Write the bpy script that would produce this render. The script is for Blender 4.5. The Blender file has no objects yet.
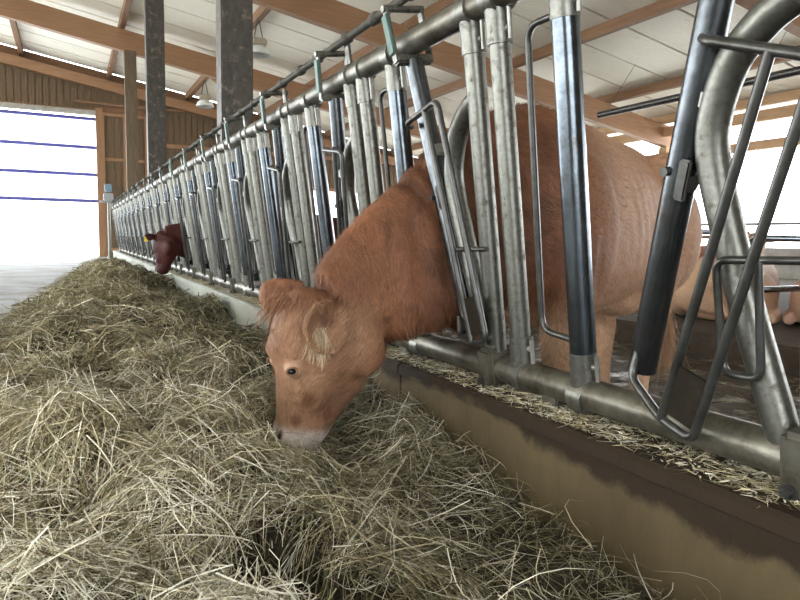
import bpy, bmesh, math, random
import numpy as np
from mathutils import Vector, Matrix, Euler

random.seed(7)
rng = np.random.default_rng(11)
scene = bpy.context.scene
col = scene.collection

# ------------------------------------------------------------------ camera
CAM_H = 0.78
FPX = 650.0
def _ray(x, y): return Vector(((x - 400) / FPX, (300 - y) / FPX, -1.0))
_dY = _ray(68, 233).normalized()
_r2 = _ray(868, 233 + 0.016 * 800).normalized()
_Z = _r2.cross(_dY).normalized()
_X = _dY.cross(_Z)
cam_data = bpy.data.cameras.new('camera')
cam_data.sensor_width = 36.0
cam_data.lens = 36.0 * FPX / 800.0
cam_data.clip_start = 0.02
cam_data.clip_end = 400
cam = bpy.data.objects.new('camera', cam_data)
col.objects.link(cam)
_m = Matrix((_X, _dY, _Z)).to_4x4()
_m.translation = (0, 0, CAM_H)
cam.matrix_world = _m
scene.camera = cam

# ------------------------------------------------------------------ world
world = bpy.data.worlds.new('World')
scene.world = world
world.use_nodes = True
bg = world.node_tree.nodes['Background']
bg.inputs[0].default_value = (0.93, 0.97, 1.0, 1)
bg.inputs[1].default_value = 8.0
vs = scene.view_settings
vs.view_transform = 'Standard'
vs.look = 'None'
vs.gamma = 1.0
vs.use_curve_mapping = False
vs.exposure = 0.22
scene.cycles.max_bounces = 8
scene.cycles.diffuse_bounces = 5

# ------------------------------------------------------------------ materials
MATS = {}
def mat(name, c1, c2=None, rough=0.7, metal=0.0, scale=8.0, stretch=(1, 1, 1), bump=0.0, bscale=None,
        c3=None, scale3=1.5, thr=(0.5, 0.65), vcol=False, spec=None, det=6.0, rough2=None):
    m = bpy.data.materials.new(name)
    m.use_nodes = True
    nt = m.node_tree
    N, L = nt.nodes, nt.links
    p = N['Principled BSDF']
    p.inputs['Roughness'].default_value = rough
    p.inputs['Metallic'].default_value = metal
    if spec is not None:
        p.inputs['Specular IOR Level'].default_value = spec
    tc = N.new('ShaderNodeTexCoord')
    mp = N.new('ShaderNodeMapping')
    mp.inputs['Scale'].default_value = stretch
    L.new(tc.outputs['Object'], mp.inputs['Vector'])
    nz = N.new('ShaderNodeTexNoise')
    nz.inputs['Scale'].default_value = scale
    nz.inputs['Detail'].default_value = det
    nz.inputs['Roughness'].default_value = 0.65
    L.new(mp.outputs[0], nz.inputs['Vector'])
    mix = N.new('ShaderNodeMix'); mix.data_type = 'RGBA'
    ramp = N.new('ShaderNodeMapRange')
    ramp.inputs[1].default_value = 0.3; ramp.inputs[2].default_value = 0.7
    L.new(nz.outputs['Fac'], ramp.inputs[0])
    L.new(ramp.outputs[0], mix.inputs[0])
    mix.inputs[6].default_value = (*c1, 1)
    mix.inputs[7].default_value = (*(c2 or c1), 1)
    out = mix.outputs[2]
    if vcol:
        at = N.new('ShaderNodeAttribute'); at.attribute_name = 'Col'
        mm = N.new('ShaderNodeMix'); mm.data_type = 'RGBA'; mm.blend_type = 'MULTIPLY'
        mm.inputs[0].default_value = 1.0
        L.new(at.outputs['Color'], mm.inputs[6]); L.new(out, mm.inputs[7])
        out = mm.outputs[2]
    if c3:
        n3 = N.new('ShaderNodeTexNoise')
        n3.inputs['Scale'].default_value = scale3
        n3.inputs['Detail'].default_value = 7
        n3.inputs['Roughness'].default_value = 0.7
        L.new(tc.outputs['Object'], n3.inputs['Vector'])
        r3 = N.new('ShaderNodeMapRange')
        r3.inputs[1].default_value = thr[0]; r3.inputs[2].default_value = thr[1]
        L.new(n3.outputs['Fac'], r3.inputs[0])
        m3 = N.new('ShaderNodeMix'); m3.data_type = 'RGBA'
        L.new(r3.outputs[0], m3.inputs[0]); L.new(out, m3.inputs[6])
        m3.inputs[7].default_value = (*c3, 1)
        out = m3.outputs[2]
        if rough2 is not None:
            rr = N.new('ShaderNodeMapRange')
            rr.inputs[3].default_value = rough; rr.inputs[4].default_value = rough2
            L.new(r3.outputs[0], rr.inputs[0]); L.new(rr.outputs[0], p.inputs['Roughness'])
    L.new(out, p.inputs['Base Color'])
    if bump:
        nb = N.new('ShaderNodeTexNoise')
        nb.inputs['Scale'].default_value = bscale or scale * 3
        nb.inputs['Detail'].default_value = 5
        L.new(mp.outputs[0], nb.inputs['Vector'])
        b = N.new('ShaderNodeBump')
        b.inputs['Strength'].default_value = bump
        b.inputs['Distance'].default_value = 0.01
        L.new(nb.outputs['Fac'], b.inputs['Height'])
        L.new(b.outputs[0], p.inputs['Normal'])
    MATS[name] = m
    return m

mat('galvanised', (0.20, 0.20, 0.178), (0.135, 0.133, 0.113), rough=0.38, metal=0.85, scale=70, bump=0.07, bscale=140, c3=(0.07, 0.058, 0.04), scale3=30, thr=(0.53, 0.72), rough2=0.7)
mat('steel', (0.15, 0.175, 0.20), (0.075, 0.085, 0.095), rough=0.22, metal=0.95, scale=14, bump=0.05, c3=(0.09, 0.075, 0.055), scale3=7, thr=(0.6, 0.75))
mat('arm_steel', (0.125, 0.138, 0.148), (0.065, 0.07, 0.075), rough=0.24, metal=0.9, scale=18, bump=0.05, c3=(0.08, 0.068, 0.05), scale3=12, thr=(0.58, 0.74))
mat('rod_steel', (0.10, 0.10, 0.095), (0.045, 0.042, 0.036), rough=0.33, metal=0.7, scale=20)
mat('rail_dirty', (0.19, 0.18, 0.145), (0.09, 0.08, 0.06), rough=0.42, metal=0.7, scale=12, c3=(0.05, 0.04, 0.025), scale3=5, thr=(0.5, 0.66), bump=0.2)
mat('dark_rod', (0.07, 0.065, 0.05), (0.035, 0.03, 0.022), rough=0.7, metal=0.3, scale=30, bump=0.4)
mat('green_paint', (0.02, 0.11, 0.08), (0.10, 0.14, 0.12), rough=0.5, scale=20)
mat('plate_dark', (0.022, 0.017, 0.011), (0.010, 0.008, 0.005), rough=0.9, metal=0.0, spec=0.15, scale=25, bump=0.2)
mat('bolt', (0.35, 0.34, 0.31), (0.2, 0.19, 0.17), rough=0.4, metal=0.7, scale=30)
mat('concrete_alley', (0.27, 0.28, 0.28), (0.17, 0.175, 0.17), rough=0.6, scale=3, bump=0.2, c3=(0.09, 0.07, 0.04), scale3=1.4, thr=(0.42, 0.62))
mat('outside_ground', (0.72, 0.72, 0.69), (0.64, 0.64, 0.61), rough=0.9, scale=0.5)  # high albedo chosen so the ground bounces light up to the ceiling
mat('manure', (0.055, 0.036, 0.02), (0.025, 0.016, 0.01), rough=0.7, scale=9, bump=1.0, bscale=14, c3=(0.16, 0.14, 0.11), scale3=4.0, thr=(0.52, 0.62), rough2=0.35)
mat('bedding', (0.07, 0.048, 0.03), (0.03, 0.02, 0.012), rough=0.9, scale=14, bump=0.8)
mat('panel_cream', (0.90, 0.86, 0.74), (0.83, 0.79, 0.67), rough=0.5, scale=2.5, c3=(0.30, 0.29, 0.25), scale3=2.2, thr=(0.60, 0.85))
mat('roof_back', (0.03, 0.03, 0.03), (0.03, 0.03, 0.03), rough=0.9)
mat('glulam', (0.36, 0.20, 0.105), (0.25, 0.13, 0.066), rough=0.6, scale=5, stretch=(0.25, 1, 5), bump=0.1)
mat('purlin_wood', (0.24, 0.125, 0.06), (0.15, 0.078, 0.038), rough=0.7, scale=5, stretch=(3, 0.2, 3), bump=0.1)
mat('pale_timber', (0.50, 0.32, 0.17), (0.38, 0.22, 0.11), rough=0.65, scale=5, stretch=(3, 0.3, 3), bump=0.1)
mat('board_wood', (0.17, 0.11, 0.06), (0.09, 0.06, 0.033), rough=0.8, scale=6, stretch=(6, 6, 0.4), bump=0.2, c3=(0.07, 0.06, 0.04), scale3=2.5, thr=(0.55, 0.8))
mat('frame_wood', (0.34, 0.19, 0.10), (0.24, 0.125, 0.06), rough=0.7, scale=5, stretch=(4, 4, 0.4))
mat('post_weathered', (0.075, 0.064, 0.052), (0.03, 0.025, 0.02), rough=0.55, scale=9, stretch=(2, 2, 1), bump=0.25, c3=(0.20, 0.16, 0.12), scale3=9, thr=(0.54, 0.68))
mat('post_wood', (0.17, 0.12, 0.075), (0.10, 0.072, 0.045), rough=0.75, scale=7, stretch=(3, 3, 0.5), bump=0.2)
mat('blue_bar', (0.10, 0.10, 0.38), (0.08, 0.08, 0.30), rough=0.5)
mat('box_blue', (0.22, 0.36, 0.45), (0.16, 0.27, 0.35), rough=0.4)
mat('box_grey', (0.42, 0.45, 0.46), (0.35, 0.37, 0.38), rough=0.4)
mat('lamp_white', (0.72, 0.74, 0.72), (0.6, 0.62, 0.6), rough=0.35)
mat('lamp_body', (0.45, 0.40, 0.30), (0.35, 0.31, 0.24), rough=0.5)
mat('low_wall', (0.42, 0.40, 0.36), (0.3, 0.28, 0.25), rough=0.85, scale=4)
mat('hay', (1, 1, 1), (0.75, 0.75, 0.75), rough=0.75, scale=30, vcol=True, spec=0.25)
mat('hay_ground', (0.045, 0.035, 0.016), (0.018, 0.014, 0.007), rough=0.95, scale=35, bump=1.0)  # near-black colour paints the shadow in the gaps between stalks
mat('cow_coat', (1.0, 1.0, 1.0), (0.72, 0.68, 0.66), rough=0.62, scale=55, stretch=(1, 1, 1), bump=0.35, bscale=120, vcol=True, spec=0.25)
mat('cow_hair', (1.0, 1.0, 1.0), (0.85, 0.85, 0.85), rough=0.55, scale=20, vcol=True, spec=0.3)
mat('eye_black', (0.012, 0.008, 0.006), (0.008, 0.006, 0.005), rough=0.08)
mat('hoof', (0.06, 0.045, 0.035), (0.03, 0.025, 0.02), rough=0.6)
mat('tag_yellow', (0.75, 0.55, 0.04), (0.7, 0.5, 0.04), rough=0.5)

# concrete of the kerb: brown-grey with a dark wet stain running along its top edge
def kerb_material():
    m = mat('kerb_concrete', (0.115, 0.086, 0.044), (0.075, 0.055, 0.028), rough=0.75, scale=7, bump=0.5, bscale=30, stretch=(1, 1, 0.35), spec=0.2, c3=(0.03, 0.022, 0.013), scale3=38, thr=(0.69, 0.72))
    nt = m.node_tree; N, L = nt.nodes, nt.links
    p = N['Principled BSDF']
    old = p.inputs['Base Color'].links[0].from_socket
    g = N.new('ShaderNodeNewGeometry')
    sep = N.new('ShaderNodeSeparateXYZ')
    L.new(g.outputs['Position'], sep.inputs[0])
    nz = N.new('ShaderNodeTexNoise'); nz.inputs['Scale'].default_value = 4.5; nz.inputs['Detail'].default_value = 8
    nz.inputs['Roughness'].default_value = 0.7
    L.new(g.outputs['Position'], nz.inputs['Vector'])
    lo = N.new('ShaderNodeTexNoise'); lo.inputs['Scale'].default_value = 1.3
    L.new(g.outputs['Position'], lo.inputs['Vector'])
    # stain depth = z + noise ; darker where z is near the top
    a = N.new('ShaderNodeMath'); a.operation = 'MULTIPLY_ADD'
    L.new(nz.outputs['Fac'], a.inputs[0]); a.inputs[1].default_value = 0.16; L.new(sep.outputs['Z'], a.inputs[2])
    b = N.new('ShaderNodeMath'); b.operation = 'MULTIPLY_ADD'
    L.new(lo.outputs['Fac'], b.inputs[0]); b.inputs[1].default_value = 0.22; L.new(a.outputs[0], b.inputs[2])
    ny_ = N.new('ShaderNodeMapRange'); ny_.inputs[1].default_value = 1.75; ny_.inputs[2].default_value = 0.9; ny_.inputs[3].default_value = 0.0; ny_.inputs[4].default_value = 0.10
    L.new(sep.outputs['Y'], ny_.inputs[0])
    b2_ = N.new('ShaderNodeMath'); L.new(b.outputs[0], b2_.inputs[0]); L.new(ny_.outputs[0], b2_.inputs[1]); b = b2_
    r = N.new('ShaderNodeMapRange')
    r.inputs[1].default_value = 0.445; r.inputs[2].default_value = 0.475
    L.new(b.outputs[0], r.inputs[0])
    mix = N.new('ShaderNodeMix'); mix.data_type = 'RGBA'
    L.new(r.outputs[0], mix.inputs[0]); L.new(old, mix.inputs[6]); mix.inputs[7].default_value = (0.026, 0.0165, 0.009, 1)
    # farther along, the concrete colour blends to a paler tone
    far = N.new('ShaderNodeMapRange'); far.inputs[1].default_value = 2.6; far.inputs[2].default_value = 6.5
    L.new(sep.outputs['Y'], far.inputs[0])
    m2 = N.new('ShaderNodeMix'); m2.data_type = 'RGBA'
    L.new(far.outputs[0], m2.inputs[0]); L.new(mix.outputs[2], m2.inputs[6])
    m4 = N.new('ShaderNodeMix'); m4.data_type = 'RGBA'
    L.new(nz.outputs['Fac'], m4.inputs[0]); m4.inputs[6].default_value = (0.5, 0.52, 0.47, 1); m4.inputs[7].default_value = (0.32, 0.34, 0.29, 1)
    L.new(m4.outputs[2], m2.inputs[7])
    L.new(m2.outputs[2], p.inputs['Base Color'])
    return m
kerb_material()

def ribbed_panel():
    m = MATS['panel_cream']
    nt = m.node_tree; N, L = nt.nodes, nt.links
    p = N['Principled BSDF']
    tc = N.new('ShaderNodeTexCoord')
    w = N.new('ShaderNodeTexWave'); w.wave_type = 'BANDS'; w.bands_direction = 'Y'
    w.inputs['Scale'].default_value = 3.9
    L.new(tc.outputs['Object'], w.inputs['Vector'])
    b = N.new('ShaderNodeBump'); b.inputs['Strength'].default_value = 0.55; b.inputs['Distance'].default_value = 0.012
    L.new(w.outputs['Fac'], b.inputs['Height'])
    L.new(b.outputs[0], p.inputs['Normal'])
ribbed_panel()

def sheet_material():
    m = bpy.data.materials.new('door_sheet'); m.use_nodes = True
    nt = m.node_tree; N, L = nt.nodes, nt.links
    N.remove(N['Principled BSDF'])
    t = N.new('ShaderNodeBsdfTranslucent'); t.inputs[0].default_value = (0.92, 0.94, 0.96, 1)
    d = N.new('ShaderNodeBsdfTransparent'); d.inputs[0].default_value = (0.95, 0.96, 0.98, 1)
    nz = N.new('ShaderNodeTexNoise'); nz.inputs['Scale'].default_value = 2
    mx = N.new('ShaderNodeMixShader'); mx.inputs[0].default_value = 0.45
    L.new(t.outputs[0], mx.inputs[1]); L.new(d.outputs[0], mx.inputs[2])
    L.new(mx.outputs[0], N['Material Output'].inputs[0])
    MATS['door_sheet'] = m
sheet_material()

# ------------------------------------------------------------------ mesh helpers
class MB:
    def __init__(s): s.v = []; s.f = []; s.sm = []
    def add(s, vs, fs, smooth=False):
        o = len(s.v)
        s.v += [tuple(v) for v in vs]
        s.f += [tuple(i + o for i in f) for f in fs]
        s.sm += [smooth] * len(fs)
    def box(s, c, d, rot=None):
        h = Vector(d) * 0.5
        vs = [Vector((x * h.x, y * h.y, z * h.z)) for x in (-1, 1) for y in (-1, 1) for z in (-1, 1)]
        if rot is not None: vs = [rot @ v for v in vs]
        c = Vector(c)
        s.add([v + c for v in vs], [(0, 1, 3, 2), (4, 6, 7, 5), (0, 4, 5, 1), (2, 3, 7, 6), (0, 2, 6, 4), (1, 5, 7, 3)])
    def bevbox(s, c, d, b=0.01):
        bm = bmesh.new()
        bmesh.ops.create_cube(bm, size=1)
        for v in bm.verts: v.co = Vector((v.co.x * d[0], v.co.y * d[1], v.co.z * d[2])) + Vector(c)
        bmesh.ops.bevel(bm, geom=bm.edges[:], offset=b, segments=2, affect='EDGES', clamp_overlap=True)
        bm.verts.index_update()
        s.add([v.co.copy() for v in bm.verts], [[v.index for v in f.verts] for f in bm.faces])
        bm.free()
    def bar(s, a, b, w, h, up=(0, 0, 1)):
        a = Vector(a); b = Vector(b); d = b - a
        t = d.normalized(); u = Vector(up); sd = u.cross(t).normalized(); u = t.cross(sd)
        R = Matrix((t, sd, u)).transposed()
        s.box((a + b) / 2, (d.length, w, h), R)
    def tube(s, path, r, n=12, caps=True, radii=None):
        P = [Vector(p) for p in path]
        m = len(P)
        rings = []
        t0 = (P[1] - P[0]).normalized()
        ref = Vector((0, 0, 1)) if abs(t0.z) < 0.9 else Vector((1, 0, 0))
        nrm = (ref - t0 * ref.dot(t0)).normalized()
        for i in range(m):
            t = (P[min(i + 1, m - 1)] - P[max(i - 1, 0)]).normalized()
            nrm = (nrm - t * nrm.dot(t)).normalized()
            bn = t.cross(nrm)
            rr = radii[i] if radii else r
            rings.append([P[i] + (nrm * math.cos(2 * math.pi * k / n) + bn * math.sin(2 * math.pi * k / n)) * rr for k in range(n)])
        vs = [v for ring in rings for v in ring]
        fs = []
        for i in range(m - 1):
            for k in range(n):
                fs.append((i * n + k, i * n + (k + 1) % n, (i + 1) * n + (k + 1) % n, (i + 1) * n + k))
        s.add(vs, fs, True)
        if caps:
            s.add(rings[0], [tuple(reversed(range(n)))]); s.add(rings[-1], [tuple(range(n))])
    def build(s, name, m, parent=None, loc=None):
        me = bpy.data.meshes.new(name)
        me.from_pydata(s.v, [], s.f)
        me.polygons.foreach_set('use_smooth', s.sm)
        me.materials.append(MATS[m])
        me.update()
        o = bpy.data.objects.new(name, me)
        col.objects.link(o)
        if parent: o.parent = parent
        if loc: o.location = loc
        return o

def rounded(path, rad, seg=5):
    P = [Vector(p) for p in path]
    out = [P[0]]
    for i in range(1, len(P) - 1):
        a, b, c = P[i - 1], P[i], P[i + 1]
        d1 = (a - b); d2 = (c - b)
        r = min(rad, d1.length * 0.49, d2.length * 0.49)
        p1 = b + d1.normalized() * r; p2 = b + d2.normalized() * r
        for k in range(seg + 1):
            t = k / seg
            out.append((1 - t) ** 2 * p1 + 2 * t * (1 - t) * b + t * t * p2)
    out.append(P[-1])
    return out

def spline(pts, n=24):
    P = [Vector(p) for p in pts]
    P = [2 * P[0] - P[1]] + P + [2 * P[-1] - P[-2]]
    out = []
    segs = len(P) - 3
    for i in range(segs):
        k = max(2, n // segs)
        for j in range(k):
            t = j / k
            a, b, c, d = P[i:i + 4]
            out.append(0.5 * ((2 * b) + (c - a) * t + (2 * a - 5 * b + 4 * c - d) * t * t + (-a + 3 * b - 3 * c + d) * t ** 3))
    out.append(P[-2])
    return out

def tag(o, label, cat=None, group=None, kind=None):
    if label: o['label'] = label
    if cat: o['category'] = cat
    if group: o['group'] = group
    if kind: o['kind'] = kind
    return o

def empty(name, loc=(0, 0, 0), rot=(0, 0, 0)):
    o = bpy.data.objects.new(name, None)
    o.empty_display_size = 0.1
    o.location = loc; o.rotation_euler = rot
    col.objects.link(o)
    return o

def copy_tree(o, parent=None):
    c = o.copy(); col.objects.link(c)
    c.parent = parent
    for ch in list(o.children): copy_tree(ch, c)
    return c

# numpy value noise
_perm = rng.random((256, 256))
def vnoise(x, y):
    xi = np.floor(x).astype(int); yi = np.floor(y).astype(int)
    fx = x - xi; fy = y - yi
    fx = fx * fx * (3 - 2 * fx); fy = fy * fy * (3 - 2 * fy)
    g = lambda a, b: _perm[a % 256, b % 256]
    return (g(xi, yi) * (1 - fx) + g(xi + 1, yi) * fx) * (1 - fy) + (g(xi, yi + 1) * (1 - fx) + g(xi + 1, yi + 1) * fx) * fy
def fbm(x, y, o=4):
    s = 0; a = 0.5
    for i in range(o):
        s = s + a * vnoise(x * 2 ** i + 17.3 * i, y * 2 ** i + 5.1 * i); a *= 0.5
    return s / 0.94

# ------------------------------------------------------------------ setting: floors, kerb
ROOF0, SLOPE = 5.60, 0.167
def rafter_z(x): return ROOF0 - SLOPE * (x - 1.54)
YG = 24.3       # gable wall
YN = -7.0       # near end of the roof
XR = 14.0       # open side

g = MB(); g.box((0, 20, -0.45), (160, 160, 0.1))
tag(g.build('ground_outside', 'outside_ground'), 'yard ground outside the barn, made pale to bounce light inside', None, None, 'structure')
g = MB(); g.box((-3.9, 8.6, -0.2), (10.06, 31.6, 0.4))
tag(g.build('floor', 'concrete_alley'), 'grey concrete floor of the feed alley', None, None, 'structure')

def grid_mesh(name, x0, x1, y0, y1, step, hf, m):
    nx = int((x1 - x0) / step) + 1; ny = int((y1 - y0) / step) + 1
    X, Y = np.meshgrid(np.linspace(x0, x1, nx), np.linspace(y0, y1, ny))
    Z = hf(X, Y)
    V = np.stack([X, Y, Z], -1).reshape(-1, 3)
    i = np.arange(nx * ny).reshape(ny, nx)
    F = np.stack([i[:-1, :-1], i[:-1, 1:], i[1:, 1:], i[1:, :-1]], -1).reshape(-1, 4)
    me = bpy.data.meshes.new(name)
    me.from_pydata(V.tolist(), [], F.tolist())
    me.polygons.foreach_set('use_smooth', [True] * len(F))
    me.materials.append(MATS[m])
    o = bpy.data.objects.new(name, me); col.objects.link(o)
    return o

def manure_h(X, Y):
    b = fbm(X * 3.1, Y * 3.1, 5)
    return -0.19 + 0.10 * np.clip(b - 0.35, 0, 1) * (0.6 + 0.8 * fbm(X * 1.1 + 9, Y * 1.1, 2)) + 0.02 * fbm(X * 14, Y * 14, 2)
o = grid_mesh('floor_walkway', 1.40, 4.72, -3, 24.2, 0.045, manure_h, 'manure')
tag(o, 'wet manure-covered walkway behind the feed barrier', None, None, 'structure')
g = MB(); g.bevbox((9.35, 9, -0.13), (9.3, 30, 0.33), 0.02)
tag(g.build('floor_cubicles', 'bedding'), 'raised dark bedded lying platform for the cattle', None, None, 'structure')

kerb = empty('feed_kerb', (1.275, 0, 0))
tag(kerb, 'low concrete kerb under the tubular feed barrier', None, None, 'structure')
kb = None
y = -3.8
while y < 18.8:
    ln = 3.0
    if kb is None:
        k = MB()
        # profile of the block: face, lip, top
        pf = [(-0.145, -0.18), (-0.145, 0.255), (-0.158, 0.262), (-0.158, 0.292), (-0.146, 0.302), (0.13, 0.302), (0.145, 0.288), (0.145, -0.25)]
        n = len(pf)
        vs_ = [(a, -ln / 2 + 0.006, b) for a, b in pf] + [(a, ln / 2 - 0.006, b) for a, b in pf]
        fs_ = [(i, (i + 1) % n, n + (i + 1) % n, n + i) for i in range(n)] + [tuple(range(n))[::-1], tuple(range(n, 2 * n))]
        k.add(vs_, fs_)
        kb = k.build('kerb_block', 'kerb_concrete', kerb)
        o = kb
    else:
        o = kb.copy(); col.objects.link(o)
    o.location = (0, y + ln / 2, 0)
    y += ln

# ------------------------------------------------------------------ roof
ceiling = empty('ceiling', (0, 0, 0))
tag(ceiling, 'sloping cream panelled barn roof seen from below', None, None, 'structure')
SK = 0.47        # skin underside above rafter centre
ang = math.atan(SLOPE)
XA, XB = -5.0, 15.2
ln = (XB - XA) / math.cos(ang)
pw = 1.15
p = MB(); p.box((0, 0, 0.02), (ln, pw - 0.06, 0.03))
proto = p.build('roof_panel', 'panel_cream', ceiling)
cx = (XA + XB) / 2
yy = 24.25 - pw / 2
first = True
while yy > YN:
    o = proto if first else proto.copy()
    if not first: col.objects.link(o)
    first = False
    o.location = (cx, yy, rafter_z(cx) + SK)
    o.rotation_euler = (0, ang, 0)
    yy -= pw
b = MB(); b.box((0, 0, 0), (ln, 31.6, 0.05))  # dark sheet added above the panels so no sky shows through the joints
o = b.build('joint_backing', 'roof_back', ceiling); o.location = (cx, 8.6, rafter_z(cx) + SK + 0.075); o.rotation_euler = (0, ang, 0)
b = MB(); b.box((0, 0, 0), (11.0, 31.6, 0.06))
o = b.build('roof_slope', 'panel_cream', ceiling); o.location = (-5 - 5.4, 8.6, rafter_z(-5) + SK + 0.05 - 5.4 * SLOPE); o.rotation_euler = (0, -ang, 0)

def rafter(y, label):
    r = MB()
    r.bar((-5.0, y, rafter_z(-5.0)), (XR + 0.1, y, rafter_z(XR + 0.1)), 0.2, 0.52 if y < 20 else 0.30)
    o = r.build('rafter_beam', 'glulam')
    tag(o, label, 'beam', 'glulam roof beams')
for y, lab in ((0.3, 'laminated wood roof beam above the camera, mostly out of view'),
               (6.3, 'laminated wood roof beam over the nearest dark post'),
               (12.3, 'long laminated wood roof beam crossing above the cow at mid distance'),
               (18.3, 'long laminated wood roof beam resting on the slim wooden post'),
               (24.05, 'reddish wood beam along the top of the far gable wall')):
    if y > 1: rafter(y, lab)
plab = {-3.75: 'roof purlin nearest the ridge above the feed alley', -1.15: 'roof purlin above the far barn door',
        1.35: 'roof purlin above the row of feed barrier posts', 3.85: 'roof purlin carrying the hanging lamps',
        6.4: 'dark roof purlin above the standing cow', 9.0: 'dark brown roof purlin crossing behind the shiny upright',
        11.85: 'brown roof purlin second from the open side', 13.75: 'pale roof purlin along the open side eave'}
for x in plab:
    r = MB()
    z = rafter_z(x) + 0.26 + 0.10
    r.bar((x, YN + 0.5, z), (x, 24.2, z), 0.13, 0.2)
    tag(r.build('roof_purlin', 'pale_timber' if x > 13 else 'purlin_wood'), plab[x], 'beam', 'roof purlins')

# ------------------------------------------------------------------ posts along the feed line
def post(name, x, y, w, d, ztop, m, label, base=-0.2):
    r = empty(name, (x, y, 0))
    s = MB(); s.bevbox((0, 0, (ztop + base) / 2), (w, d, ztop - base), 0.012)
    s.build('shaft', m, r)
    s = MB(); s.bevbox((0, 0, base + 0.12), (w + 0.1, d + 0.1, 0.24), 0.015)
    s.build('footing', 'low_wall', r)
    tag(r, label, 'post', 'roof posts along the feed barrier')
post('roof_post', 1.47, 6.45, 0.30, 0.24, rafter_z(1.6) - 0.26, 'post_weathered', 'nearest thick dark mottled roof post behind the feed barrier')
post('roof_post', 1.43, 12.3, 0.30, 0.24, rafter_z(1.6) - 0.2, 'post_weathered', 'middle grey mottled roof post halfway along the feed barrier')
post('roof_post', 1.53, 18.3, 0.28, 0.24, rafter_z(1.6) - 0.2, 'post_wood', 'slim brown wooden roof post farthest along the feed barrier')

# open side: posts, eave beam, rails, low wall
for y, lab in ((0.3, 'pale timber post at the near end of the open side'), (6.3, 'pale timber post of the open side hidden by the barrier'),
               (12.3, 'pale timber post under the end of the long roof beam'), (18.3, 'pale timber post of the open side far behind the cow'),
               (24.0, 'pale timber corner post at the far gable')):
    r = MB(); zt = rafter_z(XR) - 0.26
    r.bevbox((XR, y, zt / 2 + 0.0), (0.24, 0.24, zt), 0.01)
    tag(r.build('timber_post', 'pale_timber'), lab, 'post', 'timber posts of the open side')
r = MB(); r.box((XR - 0.02, 9, 3.0), (0.16, 30, 0.2))
tag(r.build('lintel_beam', 'pale_timber'), 'pale horizontal timber lintel along the bright open side', 'beam')
r = MB(); r.box((XR - 0.15, 9, 3.62), (0.14, 30, 0.24))
tag(r.build('eave_beam', 'pale_timber'), 'pale timber eave beam above the bright open side', 'beam')
for z, lab, hh in ((1.23, 'upper thin brown rail across the bright open side', 0.06), (0.93, 'lower brown rail across the bright open side', 0.09)):
    r = MB(); r.box((XR - 0.1, 9, z), (0.05, 30, hh))
    tag(r.build('side_rail', 'purlin_wood' if hh > .07 else 'rod_steel'), lab, 'rail')
r = MB(); r.box((XR + 0.23, 9, 0.25), (0.2, 30, 0.9))
tag(r.build('wall_right', 'low_wall'), 'low concrete wall along the open right side', None, None, 'structure')

# steel tube slung under the roof at right
t = MB(); t.tube([(10, 2, 3.42), (10, 10.55, 3.42)], 0.07, 10)
o = t.build('hanging_pipe', 'rod_steel')
tag(o, 'grey steel pipe slung below the roof behind the cow', 'pipe')
for yq in (3.2, 7.0, 10.4):
    t = MB(); t.tube([(10, yq, 3.42), (10.8, yq, rafter_z(10.8) + 0.46)], 0.004, 5); t.build('hanger', 'rod_steel', o)

# ------------------------------------------------------------------ far gable wall
wall = empty('wall_back', (0, YG, 0))
tag(wall, 'brown boarded far gable wall of the barn', None, None, 'structure')
bw = 0.2
def board_piece(x, z0, z1, yo=0.0, m='board_wood'):
    b = MB()
    w = bw - 0.022
    zt0 = z1 if not callable(z1) else z1(x - w / 2); zt1 = z1 if not callable(z1) else z1(x + w / 2)
    d = 0.024
    vs_ = [(x - w / 2, yo - d, z0), (x + w / 2, yo - d, z0), (x + w / 2, yo - d, zt1), (x - w / 2, yo - d, zt0),
           (x - w / 2, yo, z0), (x + w / 2, yo, z0), (x + w / 2, yo, zt1), (x - w / 2, yo, zt0)]
    b.add(vs_, [(0, 1, 2, 3), (7, 6, 5, 4), (0, 4, 5, 1), (1, 5, 6, 2), (2, 6, 7, 3), (3, 7, 4, 0)])
    return b.build('board', m, wall)
x = -4.9
while x < 13.9:
    z0 = 4.84 if x < 0.98 else (2.55 if x > 2.5 else 4.98)
    board_piece(x, z0, lambda q: rafter_z(q) + 0.18, random.uniform(-0.008, 0.008))
    x += bw
b = MB(); b.add([(-5, 0.04, 4.84), (0.98, 0.04, 4.84), (0.98, 0.04, rafter_z(0.98) + .3), (-5, 0.04, rafter_z(-5) + .3)], [(0, 1, 2, 3)])
b.add([(0.98, 0.04, 4.9), (2.5, 0.04, 4.9), (2.5, 0.04, rafter_z(2.5) + .3), (0.98, 0.04, rafter_z(0.98) + .3)], [(0, 1, 2, 3)])
b.add([(2.5, 0.04, 2.55), (14, 0.04, 2.55), (14, 0.04, rafter_z(14) + .3), (2.5, 0.04, rafter_z(2.5) + .3)], [(0, 1, 2, 3)])
b.build('board_backing', 'purlin_wood', wall)  # dark backing added behind the boards to block daylight in their gaps
# dark fascia above the gable rafter, a slit of daylight stays under the skin
b = MB(); b.bar((-5, 0, rafter_z(-5) + 0.295), (14, 0, rafter_z(14) + 0.295), 0.03, 0.325)
b.build('fascia_board', 'purlin_wood', wall)
for z, x0, x1 in ((2.62, 2.5, 14), (3.85, 2.5, 14), (4.78, -5, 0.95)):
    b = MB(); b.box(((x0 + x1) / 2, -0.06, z), (x1 - x0, 0.07, 0.14)); b.build('wall_batten', 'frame_wood', wall)
b = MB(); b.box((8.3, 0, 0.4), (11.6, 0.2, 1.2)); b.build('plinth', 'low_wall', wall)

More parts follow.
